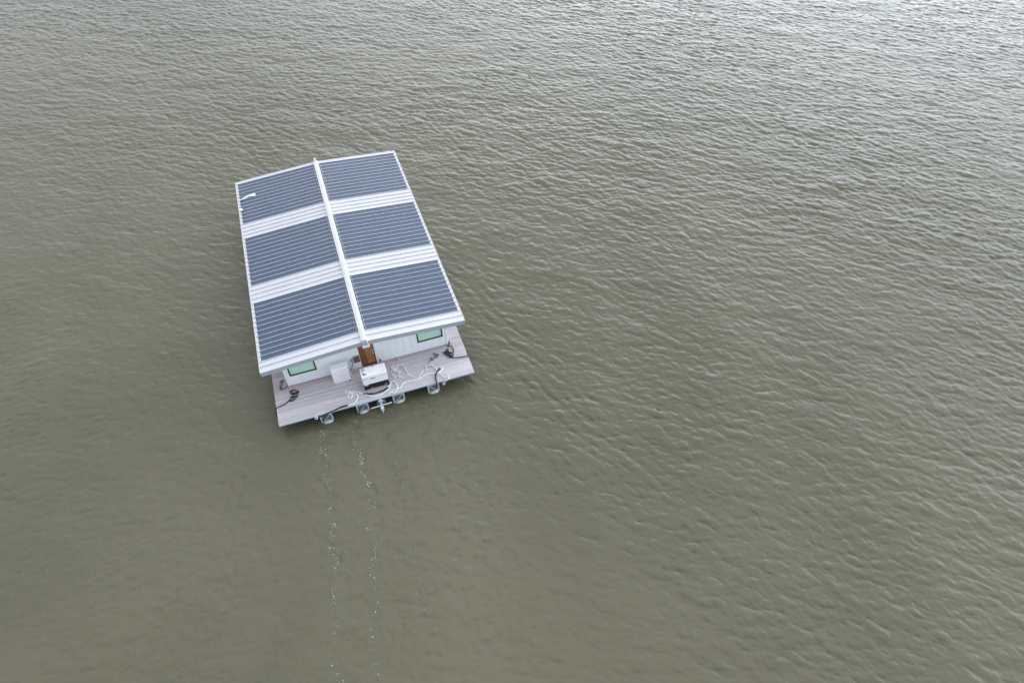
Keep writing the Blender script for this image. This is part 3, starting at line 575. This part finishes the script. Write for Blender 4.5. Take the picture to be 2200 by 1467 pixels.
# ------------------------------------------------------------------ litter on the roof
def sheet(name, outline, label):
    cx = sum(p[0] for p in outline) / len(outline); cy = sum(p[1] for p in outline) / len(outline)
    mb = MB((cx, cy, zr(cx) + .07)); n = len(outline); vs = []
    for lv, (k, dz) in enumerate(((1.0, 0.0), (0.96, 0.03), (0.6, 0.05))):
        for i, p in enumerate(outline):
            vs.append((cx + (p[0] - cx) * k, cy + (p[1] - cy) * k, zr(p[0]) + 0.056 + dz + (0.01 * math.sin(i * 2.1 + lv) if lv else 0)))
    vs.append((cx, cy, zr(cx) + .105)); fs = []
    for r in range(2):
        for i in range(n): fs.append((r * n + i, r * n + (i + 1) % n, (r + 1) * n + (i + 1) % n, (r + 1) * n + i))
    for i in range(n): fs.append((2 * n + i, 2 * n + (i + 1) % n, 3 * n))
    mb.add(vs, fs); return tag(mb.build(name, 'cloth'), label, 'sheet')
sheet('plastic_sheet', [(-4.65, 16.98), (-4.67, 16.67), (-4.94, 16.74), (-5.1, 16.76), (-5.32, 16.68), (-5.6, 16.62), (-5.83, 16.55), (-5.84, 16.62), (-5.63, 16.73), (-5.30, 16.86), (-4.93, 16.97)], 'crumpled white strip of sheeting lying across the solar film at the far left roof edge')
sheet('plastic_scrap', [(-5.70, 15.60), (-5.64, 15.36), (-5.78, 15.30), (-5.88, 15.38), (-5.87, 15.58)], 'small white scrap at the left roof edge just below the crumpled strip of sheeting')

# ------------------------------------------------------------------ water: a wind-wave height field on one sheet that reaches the horizon
rng = np.random.default_rng(11)
def ocean(N, Lt, lam_p, wind, spread, kcut, slope_rms):
    k1 = np.fft.fftfreq(N, Lt / N) * 2 * np.pi
    kx, ky = np.meshgrid(k1, k1, indexing='ij'); k = np.hypot(kx, ky); k[0, 0] = 1e-6
    kp = 2 * np.pi / lam_p
    th = np.arctan2(ky, kx) - wind
    Sp = k ** -4.0 * np.exp(-1.25 * (kp / k) ** 2) * (0.04 + np.abs(np.cos(th / 1.0)) ** spread) * np.exp(-(k / kcut) ** 2)
    Sp[0, 0] = 0
    A = np.sqrt(Sp) * np.exp(2j * np.pi * rng.random((N, N)))
    h = np.real(np.fft.ifft2(A)); 
    A2 = np.fft.fft2(h); gx = np.real(np.fft.ifft2(1j * kx * A2)); gy = np.real(np.fft.ifft2(1j * ky * A2))
    s = slope_rms / math.sqrt(float((gx ** 2 + gy ** 2).mean()))
    dx = np.real(np.fft.ifft2(-1j * kx / k * A2)) * s; dy = np.real(np.fft.ifft2(-1j * ky / k * A2)) * s
    return h.astype(np.float32) * s, dx.astype(np.float32), dy.astype(np.float32)
def sample(T, Lt, X, Y):
    N = T.shape[0]; u = (X / Lt * N) % N; v = (Y / Lt * N) % N
    i = np.floor(u).astype(int); j = np.floor(v).astype(int); fu = u - i; fv = v - j; i %= N; j %= N; i2 = (i + 1) % N; j2 = (j + 1) % N
    return (T[i, j] * (1 - fu) + T[i2, j] * fu) * (1 - fv) + (T[i, j2] * (1 - fu) + T[i2, j2] * fu) * fv

A0 = math.atan2(0.20506596, 0.63343578)
ra, rb = (math.cos(A0), -math.sin(A0)), (math.sin(A0), math.cos(A0))
def grow(start, step, end, f):
    o = []; x = start; s = step
    while x < end: x += s; s *= f; o.append(x)
    return o
# fine in the part of the lake near the drone and the boat, coarser farther out
av = np.arange(-66, 66.01, 0.058); av = np.concatenate([-np.array(grow(66, .1, 3000, 1.22))[::-1], av, np.array(grow(66, .1, 3000, 1.22))])
bl = [4.0]; 
while bl[-1] < 96: bl.append(bl[-1] + 0.036 + 0.0008 * bl[-1])
bv = np.concatenate([-np.array(grow(-4.0, .1, 3000, 1.3))[::-1], np.array(bl), np.array(grow(bl[-1], .2, 3000, 1.2))])
na, nb = len(av), len(bv)
Aa, Bb = np.meshgrid(av, bv, indexing='ij')
X = Aa * ra[0] + Bb * rb[0] - 0.07; Y = Aa * ra[1] + Bb * rb[1] - 27.5
WIND = math.radians(WIND_DEG)
h1, dx1, dy1 = ocean(2048, 83.0, LAM1, WIND, 4.0, KC1, SLOPE1)
h2, dx2, dy2 = ocean(512, 87.0, 5.0, WIND + .25, 3.0, 5.0, SLOPE2)
h4, dx4, dy4 = ocean(1024, 41.0, 0.75, math.radians(95), 5.0, 60.0, SLOPE1 * 1.0)      # short ripples crossing from the near-left
# calmer water in the wake and in the lee of the boat
def sm(x, a, b): t = np.clip((x - a) / (b - a), 0, 1); return t * t * (3 - 2 * t)
wake = sm(-Y, 1.0, 5.0) * (1 - sm(np.abs(X + 0.06 * Y), 4.0 - .14 * Y, 7.5 - .32 * Y))
lee = (1 - sm(np.hypot((X + 9.5) / 6.0, (Y - 6) / 13.0), 0.5, 1.6))
gust = sample(h2, 87.0, X * 0.11, Y * 0.11); gust = gust / (gust.std() + 1e-6)
low = sm(-(Y + 0.35 * (X)), -20, 30)       # shorter fetch, gentler ripples towards the near left
amp = np.clip(1 + 0.10 * gust, .75, 1.25) * (1 - 0.38 * wake) * (1 - 0.08 * lee) * (1 - 0.05 * low)
edge = (1 - sm(np.hypot(Aa, Bb - 40), 75, 110))
amp = amp * edge
m4 = np.clip(sm(-(X + 0.55 * Y), -2, 22), 0, 1) * 0.85
def mixw(p, q): return sample(p, 83.0, X, Y) * (1 - m4) + sample(q, 41.0, X, Y) * m4
Z = (mixw(h1, h4) + sample(h2, 87.0, X, Y)) * amp
DX = (mixw(dx1, dx4) + sample(dx2, 87.0, X, Y)) * amp * 1.15
DY = (mixw(dy1, dy4) + sample(dy2, 87.0, X, Y)) * amp * 1.15
# eddies trailing from each pontoon and the waves pushed out from the right side of the hull
h3, dx3, dy3 = ocean(512, 24.0, 0.9, WIND + 1.2, 0.5, 22.0, 0.15)
tr = sum(np.exp(-((X - p + 0.035 * (Y + 2) * -1) / (0.55 + 0.03 * np.abs(Y + 2))) ** 2) for p in (-3.5, -1.5, 0.2, 2.4, 4.2)) * sm(-Y, 1.8, 2.6) * (1 - sm(-Y, 9.0, 26.0))
Z += sample(h3, 24.0, X, Y) * np.clip(tr, 0, 1) * 1.0
for sx, amp0 in ((1, 0.016), (-1, 0.008)):
    u = sx * X - 5.0; v = -(Y - 14.0)                       # v grows towards the near end
    dd = u - 0.26 * v * (1 if sx > 0 else .7)
    env = np.exp(-((dd - .6) / 1.5) ** 2) * sm(v, 2, 8) * (1 - sm(v, 18, 30))
    Z += amp0 * env * np.cos(2 * np.pi * (u * 0.95 - 0.42 * v + 0.25 * np.sin(Y * .7)) / 0.62)
keep = np.float32(1)
V = np.empty((na * nb, 3), np.float32); V[:, 0] = (X + DX * keep).ravel(); V[:, 1] = (Y + DY * keep).ravel(); V[:, 2] = (ZW + Z).ravel()
ii, jj = np.meshgrid(np.arange(na - 1), np.arange(nb - 1), indexing='ij'); base = (ii * nb + jj).ravel()
Q = np.stack([base, base + nb, base + nb + 1, base + 1], 1).astype(np.int32)
me = bpy.data.meshes.new('water'); me.vertices.add(len(V)); me.vertices.foreach_set('co', V.ravel())
me.loops.add(Q.size); me.loops.foreach_set('vertex_index', Q.ravel()); me.polygons.add(len(Q))
me.polygons.foreach_set('loop_start', np.arange(0, Q.size, 4, dtype=np.int32))
me.polygons.foreach_set('use_smooth', np.ones(len(Q), bool)); me.update()

wm = bpy.data.materials.new('muddy_lake_water'); wm.use_nodes = True; t = wm.node_tree; t.nodes.clear()
# silt-laden water: light scattered back from inside the water (which does not follow the ripples) under a mirror surface that does
wout = t.nodes.new('ShaderNodeOutputMaterial'); dif = t.nodes.new('ShaderNodeBsdfDiffuse'); glo = t.nodes.new('ShaderNodeBsdfGlossy'); fre = t.nodes.new('ShaderNodeFresnel'); mxs = t.nodes.new('ShaderNodeMixShader')
upv = t.nodes.new('ShaderNodeCombineXYZ'); upv.inputs[2].default_value = 1.0
geo = t.nodes.new('ShaderNodeNewGeometry'); bl_ = t.nodes.new('ShaderNodeMix'); bl_.data_type = 'VECTOR'; bl_.inputs['Factor'].default_value = BODYN
t.links.new(upv.outputs[0], bl_.inputs['A']); t.links.new(bl_.outputs['Result'], dif.inputs['Normal']); glo.inputs['Roughness'].default_value = WROUGH; fre.inputs['IOR'].default_value = 1.333
t.links.new(fre.outputs[0], mxs.inputs['Fac']); t.links.new(dif.outputs[0], mxs.inputs[1]); t.links.new(glo.outputs[0], mxs.inputs[2]); t.links.new(mxs.outputs[0], wout.inputs['Surface'])
tcw = t.nodes.new('ShaderNodeTexCoord')
def noise(scale, det, rough, rot=0, st=(1, 1, 1), dist=0):
    mp = t.nodes.new('ShaderNodeMapping'); mp.inputs['Rotation'].default_value = (0, 0, rot); mp.inputs['Scale'].default_value = st
    t.links.new(tcw.outputs['Object'], mp.inputs['Vector'])
    n = t.nodes.new('ShaderNodeTexNoise'); n.inputs['Scale'].default_value = scale; n.inputs['Detail'].default_value = det; n.inputs['Roughness'].default_value = rough; n.inputs['Distortion'].default_value = dist
    t.links.new(mp.outputs['Vector'], n.inputs['Vector']); return n.outputs['Fac']
cl = noise(0.05, 4, 0.55, .4, (1, .6, 1), .8)
mix = t.nodes.new('ShaderNodeMix'); mix.data_type = 'RGBA'; mix.inputs['A'].default_value = WCOL1; mix.inputs['B'].default_value = WCOL2
mr = t.nodes.new('ShaderNodeMapRange'); mr.inputs['From Min'].default_value = .35; mr.inputs['From Max'].default_value = .65
t.links.new(cl, mr.inputs['Value']); t.links.new(mr.outputs['Result'], mix.inputs['Factor']); t.links.new(mix.outputs['Result'], dif.inputs['Color'])
# small capillary ripples, finer than the mesh
f1 = noise(2.6, 5, 0.62, -WIND, (1.7, 0.8, 1), 0.4); f2 = noise(9.0, 3, 0.6, -WIND + .3, (1.6, .7, 1), 0.6)
add = t.nodes.new('ShaderNodeMath'); add.operation = 'MULTIPLY_ADD'; add.inputs[1].default_value = 0.45; t.links.new(f2, add.inputs[0]); t.links.new(f1, add.inputs[2])
b = t.nodes.new('ShaderNodeBump'); b.inputs['Strength'].default_value = 1.0; b.inputs['Distance'].default_value = BUMPD
t.links.new(add.outputs[0], b.inputs['Height']); t.links.new(b.outputs['Normal'], glo.inputs['Normal']); t.links.new(b.outputs['Normal'], fre.inputs['Normal']); t.links.new(b.outputs['Normal'], bl_.inputs['B'])
wo = link('water', me, wm); wo['kind'] = 'structure'

# ------------------------------------------------------------------ foam bubbles trailing from the pontoons
FO = {'a': [(-3.78, -2.66), (-3.74, -4.0), (-3.8, -5.72), (-3.95, -7.75), (-4.12, -9.08), (-4.23, -10.63), (-4.56, -12.5), (-5.0, -15.5), (-4.9, -17)],
      'b': [(-1.85, -2.32), (-1.9, -4.5), (-1.87, -6.11), (-1.92, -7.3), (-1.96, -8.74), (-2.25, -10.55), (-2.59, -12.47), (-3.26, -15.24), (-3.4, -16.5)],
      'c': [(0.02, -2.99), (0.15, -4.91), (0.01, -6.47), (-0.03, -7.98), (-0.17, -9.66), (-0.53, -11.16), (-0.76, -13.12), (-0.38, -16.58)],
      'd': [(2.39, -3.71), (2.16, -7.55), (1.92, -9.84), (2.02, -11.27), (1.25, -13.09), (0.87, -14.42)]}
DN = {'a': 230, 'b': 170, 'c': 24, 'd': 14}
fv = []; ff = []
rnd = random.Random(5)
def hz(x, y):
    a = (x + 0.07) * ra[0] + (y + 27.5) * ra[1]; bb = (x + 0.07) * rb[0] + (y + 27.5) * rb[1]
    i = int(np.searchsorted(av, a)); j = int(np.searchsorted(bv, bb)); return float(Z[max(0, i - 2):i + 2, max(0, j - 2):j + 2].max())
def blob(x, y, r):
    z = ZW + hz(x, y) + 0.002; b0 = len(fv); n = 6; ph = rnd.random() * 6; el = rnd.uniform(.6, 1.5)
    for k in range(n):
        a = ph + 2 * math.pi * k / n; q = rnd.uniform(.75, 1.2); fv.append((x + math.cos(a) * r * el * q, y + math.sin(a) * r / el * q, z - .012))
    fv.append((x, y, z + r * .45)); ff.extend([(b0 + k, b0 + (k + 1) % n, b0 + n) for k in range(n)])
for key, pl in FO.items():
    P = smooth_path([(x, y, 0) for x, y in pl], 12); k = 0
    clumps = sorted(rnd.random() for _ in range(22))
    while k < DN[key]:
        u = rnd.choice(clumps) + rnd.gauss(0, .018) if rnd.random() < .72 else rnd.random()
        if not 0 < u < 1: continue
        q = P[int(u * (len(P) - 1))]; sd = 0.05 + 0.06 * u
        off = rnd.gauss(0, sd) + 0.12 * math.sin(u * 41 + len(key)) + 0.07 * math.sin(u * 97); blob(q.x + off, q.y + rnd.gauss(0, .12), rnd.choice([.008, .010, .013, .016, .022]) * (1.25 if rnd.random() < .12 else 1)); k += 1
for k in range(16): blob(rnd.uniform(-5.2, 5.6), rnd.uniform(-4.5, -2.2), rnd.choice([.01, .014, .02]))
fm = bpy.data.meshes.new('foam'); fm.from_pydata(fv, [], ff); fm.update()
fo = link('foam', fm, 'foam'); fo['kind'] = 'stuff'; fo['label'] = 'thin lines of white foam bubbles trailing on the water behind the pontoons'; fo['category'] = 'foam'
